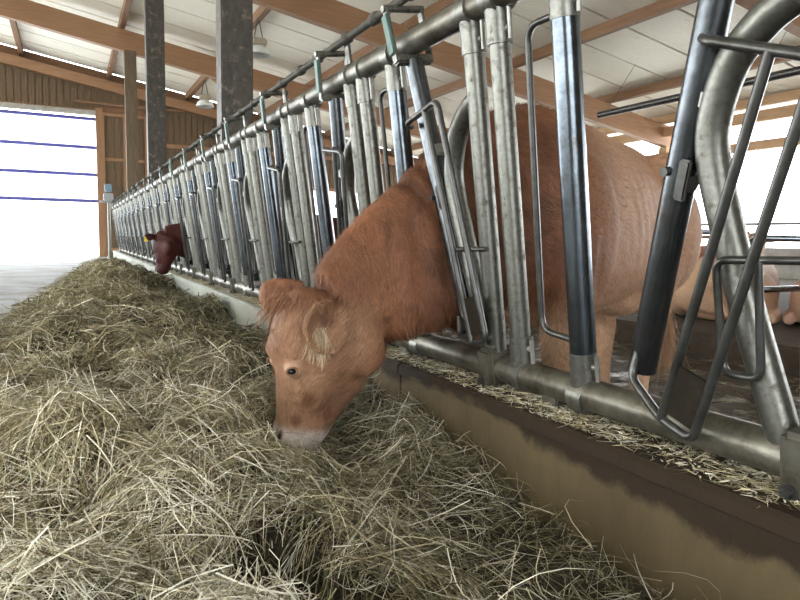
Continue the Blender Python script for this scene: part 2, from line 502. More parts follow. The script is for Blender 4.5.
# big door with blue bars and translucent sheets
d1 = empty('door_1', (-1.95, YG, 0))
tag(d1, 'tall bright barn door with thin blue crossbars', None, None, 'structure')
dx0, dx1 = -2.9, 2.87
for s_ in (-1, 1):
    b = MB(); b.box((dx1 * s_ + 0.1 * s_, -0.12, 2.45), (0.2, 0.24, 4.9)); b.build('door_jamb', 'frame_wood', d1)
b = MB(); b.box((0, -0.1, 4.74), (5.9, 0.2, 0.16)); b.build('door_header', 'low_wall', d1)
for i in range(60):
    b = MB() if i == 0 else None
    if i == 0:
        b.box((0, 0, 0), (0.05, 0.03, 0.06)); tooth = b.build('track_tooth', 'purlin_wood', d1); tooth.location = (-2.85, -0.215, 4.84)
    else:
        c = tooth.copy(); col.objects.link(c); c.location = (-2.85 + i * 0.0965, -0.215, 4.84)
zs = [4.55, 3.62, 2.73, 1.86]
for i, z in enumerate(zs):
    b = MB(); b.tube([(dx0, -0.03, z), (dx1, -0.03, z)], 0.06, 8); b.build('door_bar', 'blue_bar', d1)
for i in range(3):
    b = MB(); b.box((0, 0.0, (zs[i] + zs[i + 1]) / 2), (5.74, 0.012, zs[i] - zs[i + 1] - 0.09)); b.build('door_sheet', 'door_sheet', d1)

# wooden sliding door to the right of it
d2 = empty('door_2', (1.75, YG, 0))
tag(d2, 'brown boarded sliding door beside the bright opening', None, None, 'structure')
for i in range(7):
    b = MB(); b.box((-0.56 + i * 0.185, -0.15, 2.4), (0.172, 0.03, 4.8)); b.build('board', 'board_wood', d2)
b = MB(); b.box((0, -0.12, 2.45), (1.5, 0.02, 4.9)); b.build('door_backing', 'purlin_wood', d2)
for z in (0.25, 1.9, 3.25, 4.72):
    b = MB(); b.box((0, -0.19, z), (1.32, 0.05, 0.1)); b.build('door_rail', 'frame_wood', d2)
for xx in (-0.63, 0.05, 0.72):
    b = MB(); b.box((xx, -0.2, 2.4), (0.1, 0.06, 4.75)); b.build('door_stile', 'frame_wood', d2)
b = MB(); b.box((0.3, -0.22, 5.05), (3.4, 0.06, 0.07)); b.build('slide_track', 'purlin_wood', d2)

# unseen near gable, added to cut the frontal light, with a doorway left open
wf = empty('wall_front_unseen', (0, YN, 0))
tag(wf, 'unseen boarded gable wall added behind the camera to cut frontal light, with an open doorway', None, None, 'structure')
b = MB()
for x0_, x1_, z0_ in ((-16, -5.2, -0.4), (-5.2, 0.95, 4.6), (0.95, 15, -0.4)):
    zt = lambda q: rafter_z(q) + 0.45 if q > -5 else rafter_z(-5) + 0.45 - SLOPE * (-5 - q)
    b.add([(x0_, 0, z0_), (x1_, 0, z0_), (x1_, 0, zt(x1_)), (x0_, 0, zt(x0_)), (x0_, .06, z0_), (x1_, .06, z0_), (x1_, .06, zt(x1_)), (x0_, .06, zt(x0_))],
          [(0, 1, 2, 3), (7, 6, 5, 4), (0, 4, 5, 1), (1, 5, 6, 2), (2, 6, 7, 3), (3, 7, 4, 0)])
b.build('boarding', 'board_wood', wf)

# ------------------------------------------------------------------ hanging lamps
def lamp(x, y, z, label):
    r = empty('barn_lamp', (x, y, z)); tag(r, label, 'lamp', 'hanging barn lamps')
    b = MB(); b.bevbox((0, 0, 0.02), (0.34, 0.24, 0.16), 0.03); b.build('ballast_box', 'lamp_body', r)
    b = MB()
    n = 16; rr = [(0.12, -0.06), (0.22, -0.12), (0.27, -0.24), (0.25, -0.26), (0.19, -0.14), (0.1, -0.08)]
    vs_ = [(a * math.cos(2 * math.pi * k / n), a * math.sin(2 * math.pi * k / n), h) for a, h in rr for k in range(n)]
    fs_ = [(i * n + k, i * n + (k + 1) % n, (i + 1) * n + (k + 1) % n, (i + 1) * n + k) for i in range(len(rr) - 1) for k in range(n)]
    b.add(vs_, fs_, True); b.build('lamp_shade', 'lamp_white', r)
    b = MB(); top = rafter_z(x) + 0.27 - z
    for s_ in (-1, 1): b.tube([(0.1 * s_, 0, 0.09), (0.02 * s_, 0, top)], 0.012, 6)
    b.build('suspension', 'rod_steel', r)
lamp(3.85, 14.6, 5.0, 'white barn lamp hanging right of the nearest dark post')
lamp(3.85, 20.9, 4.95, 'white barn lamp hanging between two dark posts')
b = MB(); b.bar((3.0, 18.6, 5.62), (4.9, 20.4, 4.75), 0.06, 0.16)
tag(b.build('knee_brace', 'pale_timber'), 'pale diagonal wooden brace near the farther lamp', 'brace')

# control box on a pole at the far end of the fence
r = empty('control_box', (0.98, 19.0, 0)); tag(r, 'small blue-grey control box on a pole at the fence end', 'box')
b = MB(); b.tube([(0, 0, 0), (0, 0, 1.75)], 0.04, 8); b.build('pole', 'galvanised', r)
b = MB(); b.bevbox((0, -0.05, 1.98), (0.18, 0.16, 0.2), 0.02); b.build('upper_housing', 'box_blue', r)
b = MB(); b.bevbox((0, -0.05, 1.74), (0.24, 0.18, 0.2), 0.02); b.build('lower_housing', 'box_grey', r)
b = MB(); b.box((0, -0.02, 1.62), (0.44, 0.06, 0.05)); b.build('bracket', 'box_grey', r)

# ------------------------------------------------------------------ feed barrier
FB = Vector((1.24, 0, 0.37)); FT = Vector((1.08, 0, 1.455))
FW = (FT - FB); FL = FW.length; FW.normalize()
lean = -math.atan2(0.16, 1.085)
A0, PER, NST = 0.80, 0.915, 20
def fence_pt(u, w, n=0.0):
    R_ = Euler((0, lean, 0)).to_matrix()
    return FB + R_ @ Vector((n, u, w))

def make_headlock(arm_rot):
    root = empty('headlock', (FB.x, 0, FB.z), (0.025, lean, 0))
    def T(name, path, r, m, parent=root, n=12, loc=None):
        b = MB(); b.tube(path, r, n); return b.build(name, m, parent, loc)
    T('fixed_post', [(0, 0, 0.0), (0, 0, 1.095)], 0.032, 'galvanised')
    T('fixed_post', [(0, -0.13, 0.0), (0, -0.13, 1.095)], 0.031, 'galvanised')
    T('neck_upright', [(0, -0.40, 0.0), (0, -0.40, 1.095)], 0.035, 'steel', n=16)
    T('curved_tube', spline([(0, 0.0, 0.845), (0, 0.06, 0.815), (0, 0.125, 0.755), (0, 0.165, 0.66), (0, 0.17, 0.58), (0, 0.145, 0.46), (0, 0.095, 0.27), (0, 0.02, 0.03)], 32), 0.033, 'galvanised')
    T('spacer_rod', rounded([(0, -0.40, 0.99), (0, -0.255, 0.99), (0, -0.235, 0.16), (0, -0.40, 0.15)], 0.045), 0.0095, 'rod_steel', n=8)
    T('stop_loop', rounded([(-0.03, -0.03, 0.39), (-0.05, 0.13, 0.385), (-0.05, 0.115, 0.155), (-0.05, 0.035, 0.16), (-0.05, 0.04, 0.387)], 0.025), 0.008, 'rod_steel', n=8)
    # clamps top and bottom
    for yq in (0.0, -0.13, -0.40):
        for zq, s_ in ((FL, -1), (0.0, 1)):
            if yq == 0.0 and s_ == 1: continue
            b = MB()
            b.tube([(0, yq - 0.028, zq), (0, yq + 0.028, zq)], 0.049, 14)
            b.tube([(0, yq, zq + s_ * 0.03), (0, yq, zq + s_ * 0.125)], 0.0375, 14)
            c = b.build('clamp', 'galvanised', root)
            b = MB()
            b.tube([(0, yq - 0.075, zq + s_ * 0.03), (0, yq + 0.0, zq + s_ * 0.03)], 0.011, 6)
            b.tube([(0.0, yq - 0.05, zq + s_ * 0.09), (0, yq + 0.0, zq + s_ * 0.09)], 0.010, 6)
            b.tube([(0.0, yq - 0.052, zq + s_ * 0.02), (0, yq - 0.05, zq + s_ * 0.12)], 0.007, 6)
            b.build('bolt', 'bolt', c)
    b = MB()
    b.bevbox((-0.005, 0.005, 0.0), (0.105, 0.085, 0.14), 0.014)
    fp = b.build('foot_sleeve', 'rail_dirty', root)
    b = MB(); b.tube([(-0.06, 0.02, -0.045), (-0.072, 0.02, -0.045)], 0.010, 6); b.tube([(-0.05, 0.02, -0.045), (-0.062, 0.02, -0.045)], 0.017, 12)
    b.build('bolt', 'rod_steel', fp)
    # swinging arm, origin at its pivot
    arm_b = MB(); arm_b.tube([(0, 0, -0.46), (0, 0, 0.50)], 0.033, 16)
    arm = arm_b.build('swing_arm', 'arm_steel', root, (0, 0.25, 0.54)); arm.rotation_euler = (arm_rot, 0, 0)
    b = MB()
    b.tube([(0, -0.033, 0.0), (0, 0.0, 0.0)], 0.02, 8); b.bevbox((-0.03, -0.03, 0.01), (0.014, 0.028, 0.085), 0.004)
    b.tube([(-0.025, 0.012, 0.02), (-0.042, 0.012, 0.02)], 0.010, 8); b.build('pivot_bolt', 'rod_steel', arm)
    b = MB(); b.bevbox((-0.0, -0.035, 0.17), (0.05, 0.03, 0.04), 0.006); b.build('stop_lug', 'bolt', arm)
    b = MB()
    b.bevbox((0, 0, 0.505), (0.145, 0.04, 0.03), 0.006)
    b.bevbox((0.068, 0, 0.60), (0.01, 0.034, 0.19), 0.003)
    b.bevbox((-0.068, 0, 0.60), (0.01, 0.034, 0.19), 0.003)
    b.tube([(-0.08, 0, 0.688), (0.08, 0, 0.688)], 0.013, 8)
    fk = b.build('lock_fork', 'galvanised', arm)
    b = MB(); b.bevbox((-0.077, 0, 0.595), (0.010, 0.038, 0.14), 0.003); b.build('green_strip', 'green_paint', fk)
    fr = MB()
    e = -0.08
    fr.tube(rounded([(-0.045, 0.035, 0.28), (e, 0.0, 0.28), (e, -0.215, 0.275), (e, -0.20, -0.49), (e, -0.115, -0.49), (-0.04, 0.02, -0.47), (-0.02, 0.03, -0.40)], 0.03), 0.0105, 8)
    fr.tube([(e, -0.13, 0.275), (e, -0.115, -0.49)], 0.0105, 8)
    gf = fr.build('guard_frame', 'rod_steel', arm)
    b = MB(); b.box((e, -0.158, -0.405), (0.008, 0.085, 0.12)); b.build('stop_plate', 'plate_dark', gf)
    return root

labels = {0: 'nearest headlock with its swing arm tilted open at the right edge',
          1: 'headlock whose arm is locked against the feeding cow\'s neck',
          2: 'headlock just left of the feeding cow\'s neck',
          3: 'headlock between the nearest dark roof post and the feeding cow\'s neck',
          4: 'headlock standing in front of the nearest dark roof post',
          5: 'headlock just left of the nearest dark roof post',
          6: 'headlock just right of the dark red cow\'s neck',
          7: 'headlock around the dark red cow\'s neck'}
proto_open = make_headlock(0.085)
locks = []
copies = [proto_open] + [copy_tree(proto_open) for k in range(1, NST)]
for k in range(NST):
    o = copies[k]
    locks.append(o)
    o.location = (FB.x, (A0 + PER * k) if k else 0.695, FB.z)
    tag(o, labels.get(k, 'one of the tightly overlapping headlocks beyond the dark red cow'), 'headlock', 'headlocks of the feed barrier')
    for ch in o.children:
        if k == 0 and ch.name.startswith(('curved', 'stop_loop')): ch.location.y += 0.045
        if ch.name.startswith('swing_arm'):
            if k == 0:
                ch.location.y += 0.045
                for g_ in ch.children:
                    if g_.name.startswith('guard'): g_.location.y = -0.045; g_.rotation_euler.x = 0.045
            ch.rotation_euler = ({0: 0.27, 1: -0.24}.get(k, 0.06 + 0.05 * random.random()), 0, 0)

yend = A0 + PER * (NST - 1) + 0.55
def rail(name, w, n, r, m, label, seg=14, y0=-1.2):
    b = MB(); b.tube([fence_pt(y0, w, n), fence_pt(yend, w, n)], r, seg)
    return tag(b.build(name, m), label, 'rail')
rail('top_rail', FL, 0, 0.042, 'rail_dirty', 'thick round top rail of the feed barrier')
rail('bottom_rail', 0.0, 0, 0.044, 'rail_dirty', 'thick dirty bottom rail of the feed barrier above the kerb')
cr = rail('control_rod', 1.248, 0.0, 0.016, 'dark_rod', 'thin dark control rod running above the top rail', 8)
for k in range(NST):
    b = MB(); b.bevbox((0, 0, 0), (0.012, 0.05, 0.16), 0.004)
    if k == 0: sp = b.build('rod_bracket', 'galvanised', cr); o = sp
    else: o = sp.copy(); col.objects.link(o)
    o.location = fence_pt(A0 + PER * k + 0.02, 1.185, 0.02); o.rotation_euler = (0, lean, 0)
    o = None
for k in range(NST * 3):
    b = MB()
    if k == 0:
        b.tube([(0, -0.035, 0), (0, -0.02, 0), (0, 0.02, 0), (0, 0.035, 0)], 0.02, 8, radii=[0.014, 0.024, 0.024, 0.014]); cl = b.build('rod_collar', 'dark_rod', cr); o = cl
    else: o = cl.copy(); col.objects.link(o)
    o.location = fence_pt(0.5 + k * 0.305 + random.uniform(-.05, .05), 1.248)

# end post of the barrier
b = MB(); b.tube([fence_pt(yend, -0.1), fence_pt(yend, 1.2)], 0.045, 12)
tag(b.build('end_post', 'galvanised'), 'last upright tube at the far end of the feed barrier', 'post')
# stub posts carrying the barrier on the kerb
for k in range(NST):
    b = MB(); b.bevbox((1.25, A0 + PER * k - 0.28, 0.325), (0.07, 0.07, 0.06), 0.005)
    if k == 0: o = b.build('rail_foot', 'rail_dirty'); rf = o
    else: o = rf.copy(); col.objects.link(o); o.location = (0, PER * k, 0)
    tag(o, 'small steel foot holding the bottom rail on the kerb', 'bracket', 'feet of the bottom rail')

# ------------------------------------------------------------------ cubicle dividers on the lying platform
def divider(x0, x1, y, z0, z1, label, flip=False):
    r = empty('cubicle_divider', (x0, y, 0.03)); tag(r, label, 'divider', 'cubicle dividers')
    a, b_ = (x1 - x0), 0
    m = MB()
    pth = [(a, 0, z1), (0.0, 0, z1), (0.0, 0, z0), (a, 0, z0)]
    m.tube(rounded(pth, 0.2, 8), 0.028, 10)
    m.build('loop_tube', 'steel', r)
    m = MB(); m.tube([(a, 0, 0.0), (a, 0, z1 + 0.25)], 0.035, 10); m.build('upright', 'galvanised', r)
divider(5.05, 7.1, 3.55, 0.36, 0.80, 'curved steel cubicle divider over the rightmost lying cow')
divider(7.3, 5.9, 5.2, 0.40, 0.88, 'curved steel cubicle divider seen behind the pale lying cow')
divider(5.6, 7.6, 6.9, 0.36, 0.82, 'farther curved steel cubicle divider by the open side')

# ------------------------------------------------------------------ cattle
def loft(st, n=20):
    """stations: (centre, half width, half height, taper, [forced up]) -> closed surface"""
    V = []; F = []
    m = len(st)
    C = [Vector(s[0]) for s in st]
    for i, s in enumerate(st):
        t = (C[min(i + 1, m - 1)] - C[max(i - 1, 0)]).normalized()
        up = Vector(s[4]) if len(s) > 4 else Vector((0, 0, 1))
        side = t.cross(up).normalized(); up = side.cross(t)
        for k in range(n):
            a = 2 * math.pi * k / n
            ca, sa = math.cos(a), math.sin(a)
            ex = 0.85
            u = math.copysign(abs(ca) ** ex, ca); v = math.copysign(abs(sa) ** ex, sa)
            V.append(C[i] + side * (u * s[1] * (1 + s[3] * v)) + up * (v * s[2]))
    for i in range(m - 1):
        for k in range(n):
            F.append((i * n + k, i * n + (k + 1) % n, (i + 1) * n + (k + 1) % n, (i + 1) * n + k))
    F.append(tuple(range(n))[::-1]); F.append(tuple(range((m - 1) * n, m * n)))
    return V, F

def ball(c, r, n=10):
    c = Vector(c)
    if not hasattr(r, '__len__'): r = (r, r, r)
    V = []; F = []
    for i in range(n + 1):
        ph = math.pi * i / n
        for k in range(2 * n):
            a = math.pi * k / n
            V.append(c + Vector((r[0] * math.sin(ph) * math.cos(a), r[1] * math.sin(ph) * math.sin(a), r[2] * math.cos(ph))))
    w = 2 * n
    for i in range(n):
        for k in range(w):
            F.append((i * w + k, (i + 1) * w + k, (i + 1) * w + (k + 1) % w, i * w + (k + 1) % w))
    return V, F

def dense(st, k=4):
    """smooth in-between stations"""
    out = []
    arr = [list(s[0]) + [s[1], s[2], s[3]] for s in st]
    ups = [s[4] if len(s) > 4 else (0, 0, 1) for s in st]
    A = np.array(arr)
    A = np.vstack([2 * A[0] - A[1], A, 2 * A[-1] - A[-2]])
    for i in range(len(st) - 1):
        for j in range(k):
            t = j / k
            a, b, c, d = A[i:i + 4]
            q = 0.5 * (2 * b + (c - a) * t + (2 * a - 5 * b + 4 * c - d) * t * t + (-a + 3 * b - 3 * c + d) * t ** 3)
            q[3:5] = np.maximum(q[3:5], 0.012)
            u = Vector(ups[i]).lerp(Vector(ups[i + 1]), t)
            out.append((q[:3], q[3], q[4], q[5], u))
    out.append((st[-1][0], st[-1][1], st[-1][2], st[-1][3], ups[-1]))
    return out

def sculpt(pieces, voxel, smooth_it=8):
    V = []; F = []
    for v, f in pieces:
        o = len(V); V += [tuple(q) for q in v]; F += [tuple(i + o for i in g_) for g_ in f]
    me = bpy.data.meshes.new('tmp'); me.from_pydata(V, [], F); me.update()
    bm = bmesh.new(); bm.from_mesh(me); bmesh.ops.recalc_face_normals(bm, faces=bm.faces[:]); bm.to_mesh(me); bm.free()
    ob = bpy.data.objects.new('tmp', me); col.objects.link(ob)
    rm = ob.modifiers.new('r', 'REMESH'); rm.mode = 'VOXEL'; rm.voxel_size = voxel; rm.use_smooth_shade = True
    sm = ob.modifiers.new('s', 'SMOOTH'); sm.factor = 0.6; sm.iterations = smooth_it
    dg = bpy.context.evaluated_depsgraph_get()
    res = bpy.data.meshes.new_from_object(ob.evaluated_get(dg))
    bpy.data.objects.remove(ob); bpy.data.meshes.remove(me)
    res.polygons.foreach_set('use_smooth', [True] * len(res.polygons))
    return res

def mesh_np(me):
    n = len(me.vertices)
    P = np.empty(n * 3); me.vertices.foreach_get('co', P)
    Nn = np.empty(n * 3); me.vertices.foreach_get('normal', Nn)
    return P.reshape(-1, 3), Nn.reshape(-1, 3)

def set_col(me, c):
    at = me.color_attributes.new('Col', 'FLOAT_COLOR', 'POINT')
    d = np.ones((len(c), 4), np.float32); d[:, :3] = c
    at.data.foreach_set('color', d.ravel())

def smooth01(a, b, x):
    t = np.clip((x - a) / (b - a), 0, 1); return t * t * (3 - 2 * t)

def ribbons(name, base, dirs, length, width, cols, m, parent=None, droop=None, segs=1, side=None, curl=None):
    """strands as narrow ribbons; base, dirs: (n,3)"""
    n = len(base)
    if side is None:
        side = np.cross(dirs, rng.normal(size=(n, 3)))
    side = side / (np.linalg.norm(side, axis=1, keepdims=True) + 1e-9)
    k = segs + 1
    V = np.zeros((n, k, 2, 3), np.float32)
    for j in range(k):
        t = j / segs
        p = base + dirs * (length[:, None] * t)
        if curl is not None: p = p + curl * (length[:, None] * (t - 0.5) ** 2 * 4 - length[:, None]) * 0.25
        if droop is not None: p[:, 2] -= droop * length * t * t
        w = width[:, None] * (1.0 if j < segs else 0.35) * 0.5
        V[:, j, 0] = p - side * w; V[:, j, 1] = p + side * w
    idx = np.arange(n * k * 2).reshape(n, k, 2)
    F = np.stack([idx[:, :-1, 0], idx[:, :-1, 1], idx[:, 1:, 1], idx[:, 1:, 0]], -1).reshape(-1, 4)
    me = bpy.data.meshes.new(name)
    nv = n * k * 2; nf = len(F)
    me.vertices.add(nv); me.vertices.foreach_set('co', V.ravel())
    me.loops.add(nf * 4); me.loops.foreach_set('vertex_index', F.ravel().astype(np.int32))
    me.polygons.add(nf)
    me.polygons.foreach_set('loop_start', (np.arange(nf) * 4).astype(np.int32))
    me.update(calc_edges=True)
    set_col(me, np.repeat(cols, k * 2, axis=0))
    me.materials.append(MATS[m])
    o = bpy.data.objects.new(name, me); col.objects.link(o)
    if parent: o.parent = parent
    return o

BROWN = np.array((0.235, 0.100, 0.049))
def head_pieces(hx, hy, hz, lean_=0.0):
    """hanging head; (hx,hy,hz) = shift of the whole head from the modelled place"""
    prof = [  # z, front x, back x, half width
        (0.605, 0.73, 0.82, 0.05), (0.575, 0.66, 0.87, 0.090), (0.52, 0.605, 0.93, 0.112), (0.45, 0.585, 0.985, 0.122), (0.385, 0.590, 0.985, 0.120),
        (0.325, 0.602, 0.955, 0.106), (0.265, 0.612, 0.905, 0.088), (0.205, 0.618, 0.860, 0.076), (0.15, 0.618, 0.825, 0.076),
        (0.105, 0.626, 0.800, 0.078), (0.07, 0.65, 0.775, 0.066), (0.05, 0.68, 0.745, 0.040)]
    st = []
    for z, f, b, w in prof:
        st.append(((hx + (f + b) / 2 + lean_ * (z - 0.4), hy, hz + z), w, (b - f) / 2, -0.30, (-1, 0, 0)))
    # 'up' of the section points to the forehead: taper narrows the jaw side
    st = [(c, w, h, 0.26, u) for c, w, h, t_, u in st]
    P = [loft(dense(st, 3), 24)]
    for s in (-1, 1):
        ex = 0.632 + hx
        P.append(ball((ex + 0.02, hy + s * 0.092, hz + 0.356), (0.034, 0.026, 0.028)))         # brow
        P.append(ball((ex + 0.085, hy + s * 0.082, hz + 0.30), (0.07, 0.024, 0.10)))           # cheekbone
        P.append(ball((hx + 0.90, hy + s * 0.075, hz + 0.40), (0.09, 0.04, 0.10)))             # jaw muscle
        P.append(ball((hx + 0.638, hy + s * 0.045, hz + 0.115), (0.03, 0.035, 0.035)))         # nostril swelling
        # ear: base, blade
    P.append(ball((hx + 0.73, hy, hz + 0.575), (0.07, 0.07, 0.045)))                        # poll
    return P

def ear(base, tip, open_dir, width):
    """cupped ear blade as a closed shell"""
    b = Vector(base); t = Vector(tip); ax = (t - b); L_ = ax.length; ax.normalize()
    o = Vector(open_dir); o = (o - ax * o.dot(ax)).normalized(); sd = ax.cross(o)
    V = []; F = []
    nl, nw = 9, 9
    for lay in (0, 1):
        for i in range(nl):
            s = i / (nl - 1)
            w = width * (0.35 + 0.65 * math.sin(min(1, s * 1.25 + 0.08) * math.pi * 0.5)) * (1 if s < 0.7 else math.sqrt(max(0.05, 1 - ((s - 0.7) / 0.32) ** 2)))
            for j in range(nw):
                q = (j / (nw - 1)) * 2 - 1
                a = q * 1.25
                p = b + ax * (L_ * s) + sd * (w * math.sin(a)) + o * (-w * 0.75 * math.cos(a) + w * 0.5)
                th = 0.009 * (1 if lay else -1)
                nrm = sd * math.sin(a) - o * math.cos(a)
                V.append(p + nrm * th)
    W_ = nl * nw
    for i in range(nl - 1):
        for j in range(nw - 1):
            a = i * nw + j
            F.append((a, a + 1, a + nw + 1, a + nw)); F.append((W_ + a, W_ + a + nw, W_ + a + nw + 1, W_ + a + 1))
    rim = [j for j in range(nw)] + [i * nw + nw - 1 for i in range(1, nl)] + [(nl - 1) * nw + j for j in range(nw - 2, -1, -1)] + [i * nw for i in range(nl - 2, 0, -1)]
    for a, b2 in zip(rim, rim[1:] + rim[:1]): F.append((a, W_ + a, W_ + b2, b2))
    return V, F

def leg(pts):
    return loft(dense([(p, r1, r2, 0.0, (-1, 0, 0.2)) for p, r1, r2 in pts], 3), 14)

def fur(cow, me, n, length, width, flow, keep, colfun, name='coat_hair', lift=0.28):
    P, Nn = mesh_np(me)
    sel = np.nonzero(keep(P))[0]
    idx = rng.choice(sel, n)
    b = P[idx] + rng.normal(scale=0.004, size=(n, 3)) * (1 - np.abs(Nn[idx]))
    nr = Nn[idx]
    f = flow(P[idx])
    f = f - nr * (f * nr).sum(1, keepdims=True)
    f /= np.linalg.norm(f, axis=1, keepdims=True) + 1e-6
    sw = fbm(P[idx][:, 0] * 9 + 50, P[idx][:, 2] * 9 + 50, 2)[:, None] - 0.5
    d = f + np.cross(nr, f) * sw * 2.2 + nr * lift + rng.normal(scale=0.16, size=(n, 3))
    d /= np.linalg.norm(d, axis=1, keepdims=True)
    ln_ = length * (0.6 + 0.8 * rng.random(n))
    c = colfun(P[idx]) * (0.60 + 0.85 * rng.random((n, 1)))
    side = np.cross(d, nr)
    o = ribbons(name, b - nr * 0.001, d, ln_, np.full(n, width), c, 'cow_hair', cow, segs=1, side=side)
    o['kind'] = 'stuff'
    return o

# ---- the feeding cow in front
AX = Vector((0.905, 0.425, 0)); NRM = Vector((0.425, -0.905, 0))
def cp(d, off=0.0, z=0.0):
    if d > 0: d *= 0.88
    q = Vector((1.65, 2.2, 0)) + AX * d + NRM * off
    return (q.x, q.y, z)
def tb(d, top, bot, hw, tp=-0.12): return (cp(d, 0, (top + bot) / 2), hw, (top - bot) / 2, tp)
trunk = [tb(1.93, 1.02, 0.80, 0.10), tb(1.86, 1.14, 0.62, 0.20), tb(1.7, 1.20, 0.54, 0.265), tb(1.45, 1.25, 0.52, 0.30), tb(1.2, 1.29, 0.50, 0.32),
         tb(0.9, 1.295, 0.46, 0.345), tb(0.5, 1.315, 0.43, 0.35), tb(0.22, 1.335, 0.42, 0.32), tb(0.02, 1.33, 0.42, 0.285, -0.15),
         ((1.475, 2.13, 0.865), 0.235, 0.39, -0.25), ((1.28, 2.115, 0.765), 0.140, 0.315, -0.2), ((1.10, 2.125, 0.67), 0.122, 0.265, -0.1),
         ((0.96, 2.14, 0.59), 0.115, 0.215, 0), ((0.84, 2.135, 0.52), 0.10, 0.16, 0)]
pieces = [loft(dense(trunk, 4), 28)] + head_pieces(0, 2.13, -0.012)
pieces.append(ball(cp(0.12, 0.235, 0.80), (0.20, 0.10, 0.34)))       # shoulder blade
pieces.append(ball(cp(0.12, -0.235, 0.80), (0.20, 0.10, 0.34)))
pieces.append(ball(cp(1.22, 0.25, 1.14), (0.10, 0.09, 0.10)))        # hook bones
pieces.append(ball(cp(1.22, -0.25, 1.14), (0.10, 0.09, 0.10)))
pieces.append(ball(cp(1.55, 0.20, 0.82), (0.26, 0.16, 0.34)))        # thighs
pieces.append(ball(cp(1.55, -0.20, 0.82), (0.26, 0.16, 0.34)))
pieces.append(ball((1.36, 2.09, 0.52), (0.12, 0.10, 0.10)))           # brisket
pieces.append(leg([(cp(0.02, 0.20, 0.80), 0.13, 0.16), (cp(0.05, 0.215, 0.58), 0.10, 0.125), (cp(0.06, 0.21, 0.40), 0.078, 0.090), (cp(0.05, 0.20, 0.22), 0.060, 0.066), (cp(0.04, 0.20, 0.05), 0.045, 0.048), (cp(0.03, 0.20, -0.06), 0.05, 0.055), (cp(0.01, 0.20, -0.15), 0.062, 0.07)]))
pieces.append(leg([(cp(0.06, -0.20, 0.80), 0.12, 0.15), (cp(0.10, -0.20, 0.55), 0.09, 0.11), (cp(0.12, -0.19, 0.36), 0.07, 0.08), (cp(0.12, -0.18, 0.20), 0.06, 0.062), (cp(0.12, -0.18, 0.02), 0.045, 0.048), (cp(0.10, -0.18, -0.15), 0.062, 0.07)]))
pieces.append(leg([(cp(1.52, 0.19, 0.80), 0.14, 0.22), (cp(1.42, 0.19, 0.58), 0.12, 0.16), (cp(1.52, 0.17, 0.40), 0.075, 0.085), (cp(1.56, 0.16, 0.27), 0.058, 0.07), (cp(1.46, 0.15, 0.06), 0.046, 0.05), (cp(1.40, 0.15, -0.08), 0.05, 0.055), (cp(1.36, 0.15, -0.15), 0.062, 0.07)]))
pieces.append(leg([(cp(1.60, -0.19, 0.80), 0.14, 0.22), (cp(1.55, -0.19, 0.58), 0.11, 0.15), (cp(1.66, -0.17, 0.40), 0.075, 0.085), (cp(1.72, -0.16, 0.27), 0.058, 0.07), (cp(1.68, -0.15, 0.06), 0.046, 0.05), (cp(1.63, -0.15, -0.15), 0.062, 0.07)]))
pieces.append(ball(cp(1.28, 0.03, 0.47), (0.17, 0.14, 0.10)))        # udder
pieces.append(loft(dense([(cp(1.90, 0, 1.10), 0.035, 0.035, 0), (cp(1.97, 0.03, 0.95), 0.028, 0.028, 0), (cp(1.99, 0.08, 0.6), 0.022, 0.022, 0), (cp(1.97, 0.13, 0.3), 0.022, 0.022, 0)], 4), 10))   # tail
ears = [((0.800, 2.015, 0.560), (0.675, 1.92, 0.430), (0.10, -0.95, 0.15), 0.084), ((0.765, 2.235, 0.59), (0.635, 2.36, 0.52), (0.35, 0.75, 0.3), 0.086)]
for e_ in ears: pieces.append(ear(*e_))
me = sculpt(pieces, 0.0085, 7)
P_, N_ = mesh_np(me)                                                  # skin folds over the ribs and at the neck
dd_ = ((P_[:, 0] - 1.65) * 0.905 + (P_[:, 1] - 2.2) * 0.425) / 0.9
zz_ = P_[:, 2]
msk = smooth01(0.35, 0.55, dd_) * (1 - smooth01(1.05, 1.3, dd_)) * smooth01(0.55, 0.75, zz_) * (1 - smooth01(1.0, 1.2, zz_))
amp = 0.0040 * msk * fbm(dd_ * 5 + 7, zz_ * 3, 2) * np.sin(2 * math.pi * (dd_ + 0.05 * np.sin(zz_ * 7) + 0.05 * fbm(dd_ * 4, zz_ * 4, 2)) / 0.11)
nkm = smooth01(1.0, 1.1, P_[:, 0]) * (1 - smooth01(1.4, 1.55, P_[:, 0]))
amp += 0.006 * nkm * np.sin(2 * math.pi * (P_[:, 0] * 0.85 + zz_ * 0.5 + 0.03 * np.sin(zz_ * 13)) / 0.11)
amp += 0.012 * (fbm(P_[:, 0] * 7 + 20, zz_ * 7 + P_[:, 1] * 5, 3) - 0.5) * (P_[:, 0] > 0.95)
me.vertices.foreach_set('co', (P_ + N_ * amp[:, None]).ravel()); me.update()

